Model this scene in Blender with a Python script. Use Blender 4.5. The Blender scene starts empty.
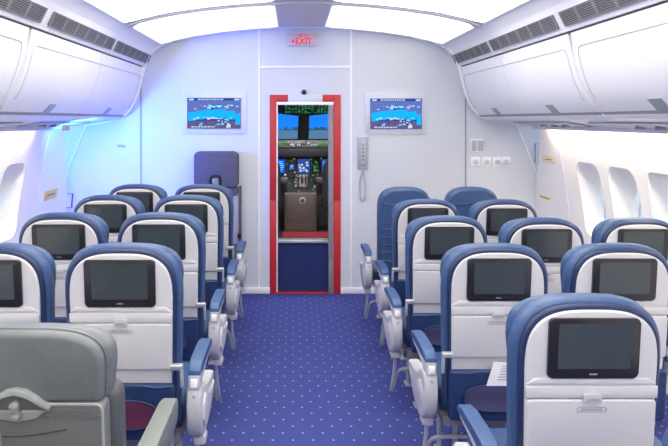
import bpy, bmesh, math, random
from mathutils import Vector, Matrix
random.seed(7)
C = bpy.context.scene.collection
PI = math.pi
XC = 0.08            # centre line of the cabin
CH = 1.64            # eye height
F = 644.0            # focal length in pixels
def PX(px, Z): return (px-293)*Z/F
def PZ(py, Z): return CH-(py-120)*Z/F

# ---------------------------------------------------------------- materials
def srgb(r, g, b):
    def f(c):
        c /= 255.0
        return c/12.92 if c <= 0.04045 else ((c+0.055)/1.055)**2.4
    return (f(r), f(g), f(b), 1)
def mat(name, col, rough=0.5, metal=0.0, noise=0.0, nscale=60, bump=0.0, bscale=200, coat=0.0, sheen=0.0, spec=0.5):
    m = bpy.data.materials.new(name); m.use_nodes = True
    nt = m.node_tree; b = nt.nodes['Principled BSDF']
    b.inputs['Base Color'].default_value = col
    b.inputs['Roughness'].default_value = rough
    b.inputs['Metallic'].default_value = metal
    b.inputs['Coat Weight'].default_value = coat
    b.inputs['Sheen Weight'].default_value = sheen
    b.inputs['Specular IOR Level'].default_value = spec
    tc = nt.nodes.new('ShaderNodeTexCoord')
    if noise:
        n = nt.nodes.new('ShaderNodeTexNoise'); n.inputs['Scale'].default_value = nscale
        nt.links.new(tc.outputs['Object'], n.inputs['Vector'])
        mx = nt.nodes.new('ShaderNodeMix'); mx.data_type = 'RGBA'
        mx.inputs[6].default_value = tuple(c*(1-noise) for c in col[:3])+(1,)
        mx.inputs[7].default_value = tuple(min(1, c*(1+noise)) for c in col[:3])+(1,)
        nt.links.new(n.outputs['Fac'], mx.inputs[0]); nt.links.new(mx.outputs[2], b.inputs['Base Color'])
    if bump:
        n2 = nt.nodes.new('ShaderNodeTexNoise'); n2.inputs['Scale'].default_value = bscale
        n2.inputs['Detail'].default_value = 3
        nt.links.new(tc.outputs['Object'], n2.inputs['Vector'])
        bp = nt.nodes.new('ShaderNodeBump'); bp.inputs['Strength'].default_value = bump
        bp.inputs['Distance'].default_value = 0.01
        nt.links.new(n2.outputs['Fac'], bp.inputs['Height']); nt.links.new(bp.outputs['Normal'], b.inputs['Normal'])
    return m
def emit(name, col, s):
    m = bpy.data.materials.new(name); m.use_nodes = True
    nt = m.node_tree; nt.nodes.clear()
    o = nt.nodes.new('ShaderNodeOutputMaterial'); e = nt.nodes.new('ShaderNodeEmission')
    e.inputs[0].default_value = col; e.inputs[1].default_value = s
    nt.links.new(e.outputs[0], o.inputs[0]); return m

M = {}
M['white'] = mat('cabin_white', srgb(236, 236, 242), 0.35, noise=0.02, nscale=3)
M['wallwhite'] = mat('sidewall_white', srgb(250, 248, 246), 0.45, noise=0.015, nscale=4)
M['bin'] = mat('bin_white', srgb(232, 232, 240), 0.28, noise=0.015, nscale=3)
M['bulk'] = mat('bulkhead_laminate', srgb(212, 216, 226), 0.4, noise=0.02, nscale=5)
M['ridge'] = mat('seam_white', srgb(246, 246, 252), 0.3)
M['dark'] = mat('dark_gap', srgb(62, 60, 66), 0.6)
M['ceil'] = mat('ceiling_grey_white', srgb(205, 205, 216), 0.4, noise=0.02, nscale=4)
M['vent'] = mat('vent_slats', srgb(134, 132, 138), 0.5)
M['ventd'] = mat('vent_dark', srgb(62, 60, 64), 0.6)
M['shell'] = mat('seat_shell', srgb(197, 197, 203), 0.38, noise=0.02, nscale=12)
M['tray'] = mat('tray_grey_white', srgb(197, 197, 203), 0.36, noise=0.02, nscale=14)
M['blue'] = mat('blue_leather', srgb(54, 80, 124), 0.38, noise=0.10, nscale=14, bump=0.25, bscale=55)
M['bluetrim'] = mat('blue_piping', srgb(26, 44, 84), 0.45, noise=0.08, nscale=30)
M['navy'] = mat('navy_fabric', srgb(26, 50, 98), 0.55, noise=0.12, nscale=30, bump=0.35, bscale=24)
M['padblue'] = mat('armrest_blue', srgb(54, 82, 130), 0.42, noise=0.06, nscale=40)
M['bezel'] = mat('screen_bezel', srgb(34, 33, 38), 0.3)
M['screen'] = mat('screen_glass', srgb(60, 68, 73), 0.14, noise=0.15, nscale=90)
M['metal'] = mat('satin_metal', srgb(196, 197, 204), 0.32, metal=0.55)
M['grey'] = mat('grey_plastic', srgb(188, 188, 196), 0.4, noise=0.02)
M['seam'] = mat('seam_grey', srgb(150, 150, 160), 0.5)
M['latch'] = mat('latch_grey', srgb(150, 158, 172), 0.35)
M['door_line'] = mat('door_outline', srgb(192, 192, 204), 0.5)
M['ltext'] = mat('grey_print', srgb(120, 120, 130), 0.6)
M['tube'] = mat('leg_paint', srgb(176, 180, 190), 0.35, metal=0.3)
M['gleather'] = mat('grey_leather', srgb(102, 107, 111), 0.42, noise=0.06, nscale=9, bump=0.7, bscale=11)
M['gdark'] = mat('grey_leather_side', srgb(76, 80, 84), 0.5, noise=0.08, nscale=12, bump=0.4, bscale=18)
M['gpanel'] = mat('grey_back_panel', srgb(106, 109, 110), 0.45, noise=0.03, nscale=20)
M['garm'] = mat('grey_arm', srgb(118, 124, 122), 0.45, noise=0.04)
M['ghandle'] = mat('grey_handle', srgb(150, 154, 156), 0.35)
M['knob'] = mat('ivory_knob', srgb(150, 150, 146), 0.35)
M['slate'] = mat('slate_fabric', srgb(84, 82, 98), 0.7, noise=0.08, nscale=60, bump=0.3, bscale=120)
M['taupe'] = mat('taupe_vinyl', srgb(168, 164, 174), 0.6, noise=0.04, nscale=40)
M['black'] = mat('black_plastic', srgb(26, 26, 30), 0.4)
M['red'] = mat('red_frame', srgb(192, 38, 44), 0.45, noise=0.03)
M['redtext'] = emit('red_sign_text', srgb(220, 40, 50), 0.9)
M['signface'] = mat('sign_face', srgb(214, 200, 208), 0.4)
M['yellow'] = mat('yellow_label', srgb(240, 208, 96), 0.6)
M['paleyellow'] = mat('pale_yellow_label', srgb(250, 240, 200), 0.6)
M['paper'] = mat('paper', srgb(226, 228, 236), 0.8, noise=0.05, nscale=120)
M['carpetriser'] = mat('navy_riser_carpet', srgb(30, 44, 96), 0.95, noise=0.25, nscale=160)
M['phone'] = mat('handset_grey', srgb(176, 176, 190), 0.4)
M['cord'] = mat('cord_beige', srgb(190, 190, 192), 0.5)
# cockpit
M['ckdark'] = mat('cockpit_dark', srgb(48, 48, 56), 0.6)
M['ckgrey'] = mat('cockpit_grey', srgb(88, 86, 88), 0.55, noise=0.25, nscale=60)
M['ckped'] = mat('pedestal_brown_grey', srgb(102, 92, 88), 0.55, noise=0.06, nscale=20)
M['ckbeige'] = mat('glareshield_panel', srgb(128, 130, 118), 0.5, noise=0.2, nscale=70)
M['ckred'] = mat('cockpit_red_mat', srgb(150, 40, 56), 0.9, noise=0.15, nscale=90)
M['ckseat'] = mat('cockpit_seat', srgb(58, 56, 66), 0.8)
M['cyan'] = emit('display_cyan', srgb(90, 190, 255), 1.3)
M['dblue'] = emit('display_blue', srgb(20, 70, 190), 1.0)
M['dgreen'] = emit('display_green', srgb(60, 165, 100), 0.6)
M['dwhite'] = emit('display_white', srgb(190, 205, 235), .8)
M['orange'] = emit('display_amber', srgb(230, 150, 90), 0.8)
M['sky'] = emit('simulated_sky', srgb(24, 112, 226), 1.0)
M['ground'] = emit('simulated_ground', srgb(72, 108, 138), 1.0)
M['ttree'] = emit('simulated_skyline', srgb(40, 74, 104), 1.0)
M['tvbg'] = emit('monitor_purple', srgb(84, 100, 164), 1.0)
M['tvlow'] = emit('monitor_low', srgb(88, 78, 118), 1.0)
M['tvblue'] = emit('monitor_blue', srgb(16, 160, 238), 1.0)
M['tvdark'] = emit('monitor_dark', srgb(44, 66, 128), 1.0)
M['lamp'] = emit('ceiling_diffuser', srgb(255, 251, 241), 3.4)
M['lampfront'] = emit('front_diffuser', srgb(255, 252, 245), 1.0)
M['wash'] = emit('warm_wash_strip', srgb(255, 236, 205), 34.0)
M['bluestrip'] = emit('added_blue_strip', srgb(30, 100, 255), 16.0)
M['winlight'] = emit('window_daylight', srgb(176, 214, 250), 1.1)

def carpet_mat():
    m = bpy.data.materials.new('carpet_dotted'); m.use_nodes = True
    nt = m.node_tree; b = nt.nodes['Principled BSDF']; N = nt.nodes.new; L = nt.links.new
    b.inputs['Roughness'].default_value = 0.95; b.inputs['Specular IOR Level'].default_value = 0.1
    tc = N('ShaderNodeTexCoord'); sp = N('ShaderNodeSeparateXYZ'); L(tc.outputs['Object'], sp.inputs[0])
    def mth(op, a, b_=None, c=None):
        n = N('ShaderNodeMath'); n.operation = op
        for i, v in enumerate((a, b_, c)):
            if v is None: continue
            if isinstance(v, (int, float)): n.inputs[i].default_value = v
            else: L(v, n.inputs[i])
        return n.outputs[0]
    PXs, PYs = 0.104, 0.150
    def dots(ox, oy):
        fx = mth('SUBTRACT', mth('FRACT', mth('ADD', mth('DIVIDE', sp.outputs[0], PXs), ox+50)), 0.5)
        fy = mth('SUBTRACT', mth('FRACT', mth('ADD', mth('DIVIDE', sp.outputs[1], PYs), oy+50)), 0.5)
        dx = mth('POWER', mth('DIVIDE', mth('MULTIPLY', fx, PXs), 0.0062), 2)
        dy = mth('POWER', mth('DIVIDE', mth('MULTIPLY', fy, PYs), 0.0085), 2)
        return mth('LESS_THAN', mth('ADD', dx, dy), 1.0)
    d = mth('MAXIMUM', dots(0, 0), dots(0.5, 0.5))
    n1 = N('ShaderNodeTexNoise'); n1.inputs['Scale'].default_value = 260; L(tc.outputs['Object'], n1.inputs['Vector'])
    mx = N('ShaderNodeMix'); mx.data_type = 'RGBA'
    mx.inputs[6].default_value = srgb(50, 56, 116); mx.inputs[7].default_value = srgb(76, 85, 152)
    L(n1.outputs['Fac'], mx.inputs[0])
    m2 = N('ShaderNodeMix'); m2.data_type = 'RGBA'; m2.inputs[7].default_value = srgb(140, 148, 198)
    L(mx.outputs[2], m2.inputs[6]); L(mth('MULTIPLY', d, 0.85), m2.inputs[0]); L(m2.outputs[2], b.inputs['Base Color'])
    bp = N('ShaderNodeBump'); bp.inputs['Strength'].default_value = 0.4; bp.inputs['Distance'].default_value = 0.003
    L(n1.outputs['Fac'], bp.inputs['Height']); L(bp.outputs['Normal'], b.inputs['Normal'])
    return m
M['carpet'] = carpet_mat()
def mesh_pocket(name, c1, c2):
    m = bpy.data.materials.new(name); m.use_nodes = True
    nt = m.node_tree; b = nt.nodes['Principled BSDF']; b.inputs['Roughness'].default_value = 0.7
    tc = nt.nodes.new('ShaderNodeTexCoord'); mp = nt.nodes.new('ShaderNodeMapping')
    mp.inputs['Rotation'].default_value = (0, PI/4, 0)
    ck = nt.nodes.new('ShaderNodeTexVoronoi'); ck.inputs['Scale'].default_value = 95; ck.inputs['Randomness'].default_value = 0.0
    nt.links.new(tc.outputs['Object'], mp.inputs[0]); nt.links.new(mp.outputs[0], ck.inputs['Vector'])
    r = nt.nodes.new('ShaderNodeValToRGB'); r.color_ramp.elements[0].position = 0.25; r.color_ramp.elements[1].position = 0.5
    r.color_ramp.elements[0].color = c1; r.color_ramp.elements[1].color = c2
    nt.links.new(ck.outputs['Distance'], r.inputs[0]); nt.links.new(r.outputs[0], b.inputs['Base Color'])
    return m
M['meshred'] = mesh_pocket('pocket_net_maroon', srgb(34, 22, 60), srgb(104, 36, 78))
M['meshblue'] = mesh_pocket('pocket_net_navy', srgb(24, 30, 66), srgb(78, 76, 122))

# ---------------------------------------------------------------- mesh helpers
def link(name, me, m, parent=None, smooth=True):
    if m is not None:
        for k in (m if isinstance(m, (list, tuple)) else [m]): me.materials.append(k)
    if smooth:
        me.polygons.foreach_set('use_smooth', [True]*len(me.polygons))
        me.set_sharp_from_angle(angle=math.radians(38))
    o = bpy.data.objects.new(name, me); C.objects.link(o)
    if parent: o.parent = parent
    return o
def obj(name, bm, m, parent=None, smooth=True):
    bmesh.ops.recalc_face_normals(bm, faces=bm.faces)
    me = bpy.data.meshes.new(name); bm.to_mesh(me); bm.free()
    return link(name, me, m, parent, smooth)
def thing(name, label, cat, loc=(0, 0, 0), rz=0, group=None, scale=1):
    o = bpy.data.objects.new(name, None); C.objects.link(o)
    o.location = loc; o.rotation_euler = (0, 0, rz); o.scale = (scale,)*3
    o['label'] = label; o['category'] = cat
    if group: o['group'] = group
    o.empty_display_size = 0.1
    return o
def tag(o, label, cat, group=None):
    o['label'] = label; o['category'] = cat
    if group: o['group'] = group
    return o
def struct(o):
    o['kind'] = 'structure'; return o
def NB(): return bmesh.new()
def box(bm, x0, x1, y0, y1, z0, z1, bev=0.0, seg=2, mi=0):
    r = bmesh.ops.create_cube(bm, size=1.0)
    vs = r['verts']
    for v in vs:
        v.co.x = x0 if v.co.x < 0 else x1
        v.co.y = y0 if v.co.y < 0 else y1
        v.co.z = z0 if v.co.z < 0 else z1
    fs = set(f for v in vs for f in v.link_faces)
    for f in fs: f.material_index = mi
    if bev > 0:
        es = list(set(e for v in vs for e in v.link_edges))
        bmesh.ops.bevel(bm, geom=es, offset=bev, segments=seg, affect='EDGES', profile=0.5)
    return vs
def prism(bm, pts, axis, a, b, bev=0.0, seg=2, both=True, mi=0):
    """closed outline pts (u,v) extruded along axis from a to b. axis 'y': (x,z); 'x': (y,z); 'z': (x,y)"""
    def P(u, v, w):
        if axis == 'y': return (u, w, v)
        if axis == 'x': return (w, u, v)
        return (u, v, w)
    if axis == 'y' and len(pts) > 20 and bev >= .005:
        # rounded plate: rings inset along the outline normals
        n = len(pts); area = sum(pts[i][0]*pts[(i+1) % n][1]-pts[(i+1) % n][0]*pts[i][1] for i in range(n))
        sg = 1 if area > 0 else -1
        N = []
        for i in range(n):
            ax, az = pts[i-1]; bx, bz = pts[(i+1) % n]; dx, dz = bx-ax, bz-az; l = math.hypot(dx, dz) or 1
            N.append((dz/l*sg, -dx/l*sg))
        K = seg+1; st = [(bev*(1-math.sin(PI/2*k/K)), bev*(1-math.cos(PI/2*k/K))) for k in range(K+1)]
        st = [(i_, a+o) for i_, o in st]+[(i_, b-o) for i_, o in reversed(st)]
        rings = [[bm.verts.new(P(u-nx*i_, v-nz*i_, w)) for (u, v), (nx, nz) in zip(pts, N)] for i_, w in st]
        for A, B in zip(rings, rings[1:]):
            for k in range(n):
                bm.faces.new((A[k], A[(k+1) % n], B[(k+1) % n], B[k])).material_index = mi
        bm.faces.new(rings[0]).material_index = mi; bm.faces.new(list(reversed(rings[-1]))).material_index = mi
        return []
    lo = [bm.verts.new(P(u, v, a)) for u, v in pts]
    hi = [bm.verts.new(P(u, v, b)) for u, v in pts]
    n = len(pts)
    f1 = bm.faces.new(lo); f2 = bm.faces.new(list(reversed(hi)))
    fs = [f1, f2]
    for i in range(n):
        j = (i+1) % n
        fs.append(bm.faces.new((lo[i], hi[i], hi[j], lo[j])))
    for f in fs: f.material_index = mi
    if bev > 0:
        es = set(f1.edges)
        if both: es |= set(f2.edges)
        bmesh.ops.bevel(bm, geom=list(es), offset=bev, segments=seg, affect='EDGES', profile=0.5, clamp_overlap=True)
    return lo+hi
def rrect(x0, x1, z0, z1, r, n=5):
    pts = []
    for cx, cz, a0 in ((x1-r, z0+r, -90), (x1-r, z1-r, 0), (x0+r, z1-r, 90), (x0+r, z0+r, 180)):
        for i in range(n+1):
            a = math.radians(a0+90*i/n); pts.append((cx+r*math.cos(a), cz+r*math.sin(a)))
    return pts
def seat_outline(z0, z1, hb, hm, zm, n=2.7, rb=0.02, k=18):
    """rounded seat back: half-width hb at the bottom, hm at zm, super-elliptic shoulder up to z1"""
    right = []
    for i in range(6):
        a = -PI/2+PI/2*i/5; right.append((hb-rb+rb*math.cos(a), z0+rb+rb*math.sin(a)))
    right.append((hm, zm))
    for i in range(1, k+1):
        t = (PI/2)*i/k
        x = hm*abs(math.cos(t))**(2/n) if i < k else 0.0
        z = zm+(z1-zm)*math.sin(t)**(2/n)
        right.append((x, z))
    left = [(-x, z) for x, z in reversed(right[:-1])]
    return right+left
def tube(bm, pts, r, seg=8, closed=False, mi=0):
    pts = [Vector(p) for p in pts]; n = len(pts); rings = []
    prev = None
    for i, p in enumerate(pts):
        a = pts[(i-1) % n] if (closed or i > 0) else p
        b = pts[(i+1) % n] if (closed or i < n-1) else p
        d = (b-a).normalized()
        if prev is None:
            u = d.orthogonal().normalized()
        else:
            u = (prev-d*prev.dot(d)).normalized()
        prev = u; w = d.cross(u)
        rings.append([bm.verts.new(p+r*(math.cos(2*PI*k/seg)*u+math.sin(2*PI*k/seg)*w)) for k in range(seg)])
    for i in range(n if closed else n-1):
        A, B = rings[i], rings[(i+1) % n]
        for k in range(seg):
            f = bm.faces.new((A[k], A[(k+1) % seg], B[(k+1) % seg], B[k])); f.material_index = mi
    if not closed:
        bm.faces.new(list(reversed(rings[0]))).material_index = mi; bm.faces.new(rings[-1]).material_index = mi
def smoothpath(pts, n=6):
    P = [Vector(p) for p in pts]; out = []
    for i in range(len(P)-1):
        p0 = P[max(i-1, 0)]; p1 = P[i]; p2 = P[i+1]; p3 = P[min(i+2, len(P)-1)]
        for k in range(n):
            t = k/n
            out.append(0.5*((2*p1)+(-p0+p2)*t+(2*p0-5*p1+4*p2-p3)*t*t+(-p0+3*p1-3*p2+p3)*t**3))
    out.append(P[-1]); return out
def disc(bm, cx, cy, cz, r, depth, axis='y', seg=20, bev=0.0):
    pts = [(r*math.cos(2*PI*i/seg), r*math.sin(2*PI*i/seg)) for i in range(seg)]
    if axis == 'y': return prism(bm, [(cx+u, cz+v) for u, v in pts], 'y', cy-depth/2, cy+depth/2, bev)
    if axis == 'x': return prism(bm, [(cy+u, cz+v) for u, v in pts], 'x', cx-depth/2, cx+depth/2, bev)
    return prism(bm, [(cx+u, cy+v) for u, v in pts], 'z', cz-depth/2, cz+depth/2, bev)
def sweep(bm, prof, path, mi=0, cap=True, closed=True):
    """prof: list of (d, z) placed at each path station given as function -> world; path: list of callables"""
    rings = [[bm.verts.new(fn(*p)) for p in prof] for fn in path]
    n = len(prof)
    for A, B in zip(rings, rings[1:]):
        for k in range(n if closed else n-1):
            j = (k+1) % n
            bm.faces.new((A[k], A[j], B[j], B[k])).material_index = mi
    if cap and closed:
        bm.faces.new(rings[0]); bm.faces.new(list(reversed(rings[-1])))
def text_mesh(s, size, m, name, parent, loc, rot=(PI/2, 0, 0), sx=1.0, depth=0.0008, bold=0.0):
    cu = bpy.data.curves.new(name, 'FONT'); cu.body = s; cu.size = size
    cu.align_x = 'CENTER'; cu.align_y = 'CENTER'; cu.extrude = depth; cu.offset = bold
    cu.resolution_u = 2
    t = bpy.data.objects.new(name+'_tmp', cu); C.objects.link(t)
    dg = bpy.context.evaluated_depsgraph_get(); dg.update()
    me = bpy.data.meshes.new_from_object(t.evaluated_get(dg))
    bpy.data.objects.remove(t); me.materials.clear()
    me.transform(Matrix.Translation(loc) @ Matrix.Rotation(rot[2], 4, 'Z') @ Matrix.Rotation(rot[0], 4, 'X') @ Matrix.Diagonal((sx, 1, 1, 1)))
    me.name = name
    return link(name, me, m, parent, smooth=False)

# ---------------------------------------------------------------- shell: floor, bulkhead, walls
YB = 6.10      # bulkhead face
Y0 = -3.0      # rear end of the cabin
bm = NB(); box(bm, XC-2.6, XC+2.6, Y0, YB+0.02, -0.05, 0.0)
struct(obj('floor', bm, M['carpet'], smooth=False))

DL, DR, DT = PX(276.5, YB), PX(332, YB), PZ(104, YB)      # doorway
SILL = PZ(241, YB)
bm = NB(); box(bm, XC-2.7, DL, YB, YB+0.07, 0, 2.75); wl = struct(obj('wall_front_left', bm, M['bulk'], smooth=False))
bm = NB(); box(bm, DR, XC+2.7, YB, YB+0.07, 0, 2.75); wr = struct(obj('wall_front_right', bm, M['bulk'], smooth=False))
bm = NB(); box(bm, DL, DR, YB, YB+0.07, DT, 2.75); wt = struct(obj('wall_front_top', bm, M['bulk'], smooth=False))
# raised seams of the bulkhead
def seam(name, x0, x1, z0, z1, m='ridge', d=0.008, parent=None):
    bm = NB(); box(bm, x0, x1, YB-d, YB+0.002, z0, z1, 0.002, 1); return obj(name, bm, M[m], parent)
seam('panel_joint', PX(259, YB)-.009, PX(259, YB)+.009, 0, 2.56, parent=wl)
seam('panel_joint', PX(351, YB)-.009, PX(351, YB)+.009, 0, 2.56, parent=wr)
seam('panel_joint', PX(260, YB), PX(350, YB), PZ(68, YB), PZ(66, YB), parent=wt)
seam('panel_joint', PX(141, YB)-.006, PX(141, YB)+.006, 0, 2.4, 'seam', parent=wl)
seam('panel_joint', PX(465.5, YB)-.006, PX(465.5, YB)+.006, 0, 2.3, 'seam', parent=wr)
for s, nm in ((-1, 'left'), (1, 'right')):
    bm = NB()
    if s < 0: box(bm, XC-2.5, PX(270, YB), YB-0.02, YB, 0, 0.055, 0.004)
    else: box(bm, PX(340.5, YB), XC+2.5, YB-0.02, YB, 0, 0.055, 0.004)
    struct(obj('baseboard_front_'+nm, bm, M['white']))
# curved edge moulding of the bulkhead at both sides
for s, w in ((-1, wl), (1, wr)):
    pts = [(1.98, 1.66), (2.05, 1.55), (2.13, 1.37), (2.20, 1.19), (2.25, 1.0), (2.28, 0.7), (2.28, 0.06)]
    bm = NB(); tube(bm, smoothpath([(XC+s*a, YB-.003, b) for a, b in pts], 4), 0.008, 8)
    obj('edge_moulding', bm, M['ridge'], w)

# cabin arch
ARCH = [(0.0, 2.522), (0.25, 2.515), (0.5, 2.498), (0.75, 2.472), (1.0, 2.435), (1.2, 2.39), (1.3, 2.355), (1.36, 2.312), (1.395, 2.262)]
def arch_z(d):
    d = abs(d)
    for (a, b), (c, e) in zip(ARCH, ARCH[1:]):
        if d <= c: return b+(e-b)*(d-a)/(c-a)
    return ARCH[-1][1]
full = [(-a, b) for a, b in reversed(ARCH[1:])]+ARCH
bm = NB()
prof = full+[(a, b+0.05) for a, b in reversed(full)]
sweep(bm, prof, [lambda d, z, Y=Y: (XC+d, Y, z) for Y in (Y0, YB-0.001)])
struct(obj('ceiling', bm, M['white']))
bm = NB(); prof = [(d, arch_z(d)-o) for o, ds in ((.004, (-.205, -.1, 0, .1, .205)), (-.004, (.205, .1, 0, -.1, -.205))) for d in ds]
sweep(bm, prof, [lambda d, z, Y=Y: (XC+d, Y, z) for Y in (Y0, YB-0.06)])
struct(obj('trim_40', bm, M['ceil']))
# white moulding where the ceiling and bins meet the bulkhead
BIN = [(1.460, 2.123), (1.475, 2.04), (1.492, 1.96), (1.515, 1.88), (1.548, 1.80), (1.59, 1.73), (1.635, 1.683)]
END = [(1.398, 2.255), (1.43, 2.20), (1.452, 2.12)]+BIN[1:]+[(1.69, 1.655), (1.78, 1.63), (2.0, 1.59)]
edge = [(-a, b) for a, b in reversed(END)]+full[1:-1]+END
bm = NB()
path = []
for i, (a, b) in enumerate(edge):
    p = Vector((edge[max(i-1, 0)][0], edge[max(i-1, 0)][1])); q = Vector((edge[min(i+1, len(edge)-1)][0], edge[min(i+1, len(edge)-1)][1]))
    t = (q-p).normalized(); nrm = Vector((t.y, -t.x))
    path.append((a, b, nrm))
def dy(a): return 0.0 if abs(a) < 1.34 else 0.145*min(1, (abs(a)-1.34)/0.06)
rings = []
for a, b, nrm in path:
    rings.append([bm.verts.new((XC+a+nrm.x*w, Y, b+nrm.y*w)) for w, Y in ((0.012, YB-0.04-dy(a)), (0.012, YB-dy(a)), (-0.02, YB-dy(a)), (-0.02, YB-0.04-dy(a)))])
for A, B in zip(rings, rings[1:]):
    for k in range(4): bm.faces.new((A[k], A[(k+1) % 4], B[(k+1) % 4], B[k]))
struct(obj('trim_1', bm, M['ridge']))

# ceiling light panels and ribs
def arch_panel(bm, d0, d1, y0, y1, off, th, r0=0.0, n=18, inset_far=0.0, inset_near=0.0):
    rows = []
    for i in range(n+1):
        u = i/n; d = d0+(d1-d0)*u
        # round the four corners
        e = min(u, 1-u)*abs(d1-d0)
        c = 0.0
        if e < r0: c = r0-math.sqrt(max(0, r0*r0-(r0-e)**2))
        yy0, yy1 = y0+c, y1-c
        z = arch_z(d)
        rows.append([bm.verts.new((XC+d, yy0, z-off)), bm.verts.new((XC+d, yy1, z-off)),
                     bm.verts.new((XC+d, yy1, z-off+th)), bm.verts.new((XC+d, yy0, z-off+th))])
    for A, B in zip(rows, rows[1:]):
        for k in range(4): bm.faces.new((A[k], A[(k+1) % 4], B[(k+1) % 4], B[k]))
    bm.faces.new(rows[0]); bm.faces.new(list(reversed(rows[-1])))
rows_y = [(4.86, 6.0), (3.58, 4.70), (2.30, 3.42), (1.02, 2.14), (-0.26, 0.86), (-1.54, -0.42), (-2.82, -1.70)]
where = ['beside the front wall', 'second from the front wall', 'third from the front wall', 'fourth from the front wall',
         'fifth from the front wall', 'sixth from the front wall', 'last at the rear']
for i, (a, b) in enumerate(rows_y):
    for s in (-1, 1):
        t = thing('ceiling_light', 'large curved white ceiling light panel %s of the centre spine, %s' % ('left' if s < 0 else 'right', where[i]),
                  'ceiling light', (0, 0, 0), group='curved ceiling light panels')
        bm = NB(); arch_panel(bm, s*0.22, s*1.30, a, b, 0.012, 0.008, 0.05); obj('diffuser', bm, M['lampfront' if i == 0 else 'lamp'], t)
        bm = NB(); arch_panel(bm, s*0.212, s*1.312, a-0.012, b+0.012, 0.007, 0.005, 0.05); obj('frame', bm, M['ridge'], t)
for i, yr in enumerate([4.78, 3.50, 2.22, 0.94, -0.34, -1.62]):
    bm = NB(); arch_panel(bm, -1.31, 1.31, yr-0.022, yr+0.022, 0.02, 0.018, 0, 30); struct(obj('trim_%d' % (i+2), bm, M['ceil']))

# sidewalls with windows cut in
WP = [(1.60, 2.06), (1.52, 2.085), (1.40, 2.12), (1.25, 2.155), (1.10, 2.185), (0.90, 2.215), (0.70, 2.23), (0.50, 2.235), (0.25, 2.215), (0.0, 2.16)]
def wall_d(z):
    for (a, b), (c, e) in zip(WP, WP[1:]):
        if z >= c: return b+(e-b)*(a-z)/(a-c)
    return WP[-1][1]
def yend(z): return 5.60+0.50*min(1, max(0, (1.58-z)/0.62))
win_l = [4.80-0.5*k for k in range(11)]; win_r = [4.89-0.5*k for k in range(11)]
def side_wall(s, nm):
    win_y = win_l if s < 0 else win_r
    bm = NB(); rings = []
    ys = [Y0+i*(1/12) for i in range(13)]
    for u in [0, 0.25, 0.5, 0.75, 1]:
        ring = []
        for z, d in WP: ring.append(bm.verts.new((XC+s*d, Y0+(yend(z)-Y0)*u, z)))
        for z, d in reversed(WP): ring.append(bm.verts.new((XC+s*(d+0.13), Y0+(yend(z)-Y0)*u, z)))
        rings.append(ring)
    n = len(rings[0])
    for A, B in zip(rings, rings[1:]):
        for k in range(n): bm.faces.new((A[k], A[(k+1) % n], B[(k+1) % n], B[k]))
    bm.faces.new(rings[0]); bm.faces.new(list(reversed(rings[-1])))
    w = obj('wall_'+nm, bm, M['wallwhite'])
    cb = NB()
    for yc in win_y:
        inn = rrect(yc-0.19, yc+0.19, 0.74, 1.315, 0.10, 6); out = rrect(yc-0.115, yc+0.115, 0.79, 1.11, 0.10, 6)
        # inside opening follows the wall lean; funnel narrows outwards
        A = [cb.verts.new((XC+s*(wall_d(z)-0.03), y, z)) for y, z in inn]
        Bv = [cb.verts.new((XC+s*(wall_d(z)+0.012), y, z)) for y, z in inn]
        D = [cb.verts.new((XC+s*2.345, y, z)) for y, z in out]
        E = [cb.verts.new((XC+s*2.45, y, z)) for y, z in out]
        for P, Q in ((A, Bv), (Bv, D), (D, E)):
            for k in range(len(P)):
                j = (k+1) % len(P); cb.faces.new((P[k], P[j], Q[j], Q[k]))
        cb.faces.new(A); cb.faces.new(list(reversed(E)))
    cut = obj('cut', cb, None)
    md = w.modifiers.new('b', 'BOOLEAN'); md.operation = 'DIFFERENCE'; md.object = cut; md.solver = 'EXACT'
    dg = bpy.context.evaluated_depsgraph_get(); dg.update()
    me = bpy.data.meshes.new_from_object(w.evaluated_get(dg))
    w.modifiers.clear(); w.data = me
    bpy.data.objects.remove(cut)
    me.polygons.foreach_set('use_smooth', [True]*len(me.polygons)); me.set_sharp_from_angle(angle=math.radians(30))
    struct(w)
    # panel joints
    for yj in (5.30, 4.05, 3.05, 2.05, 1.05):
        cbm = NB()
        rr = []
        for z, d in WP[1:-1]:
            yy = yj+0.08*max(0, 1.6-z) if yj > 5 else yj
            rr.append([cbm.verts.new((XC+s*(d+o), yy+h, z)) for o, h in ((-.004, -.004), (-.004, .004), (.002, .004), (.002, -.004))])
        for A, B in zip(rr, rr[1:]):
            for k in range(4): cbm.faces.new((A[k], A[(k+1) % 4], B[(k+1) % 4], B[k]))
        if yj > 5 or True: obj('panel_joint', cbm, M['ridge'], w)
    k = 0
    for yc in win_y:
        k += 1
        fr = NB(); prism(fr, rrect(yc-0.12, yc+0.12, 0.785, 1.115, 0.10, 6), 'x', XC+s*2.352, XC+s*2.362)
        wi = struct(obj('window_%d' % (k if s < 0 else k+len(win_y)), fr, M['winlight']))
        sb = NB()
        tube(sb, [(XC+s*2.345, y, z) for y, z in rrect(yc-0.112, yc+0.112, 0.793, 1.107, 0.095, 6)], 0.007, 6, closed=True)
        obj('window_gasket', sb, M['grey'], wi)
    return w
side_wall(-1, 'left'); side_wall(1, 'right')
bm = NB(); box(bm, XC-2.6, XC+2.6, Y0-0.06, Y0, 0, 2.75); struct(obj('wall_back', bm, M['white'], smooth=False))

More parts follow.
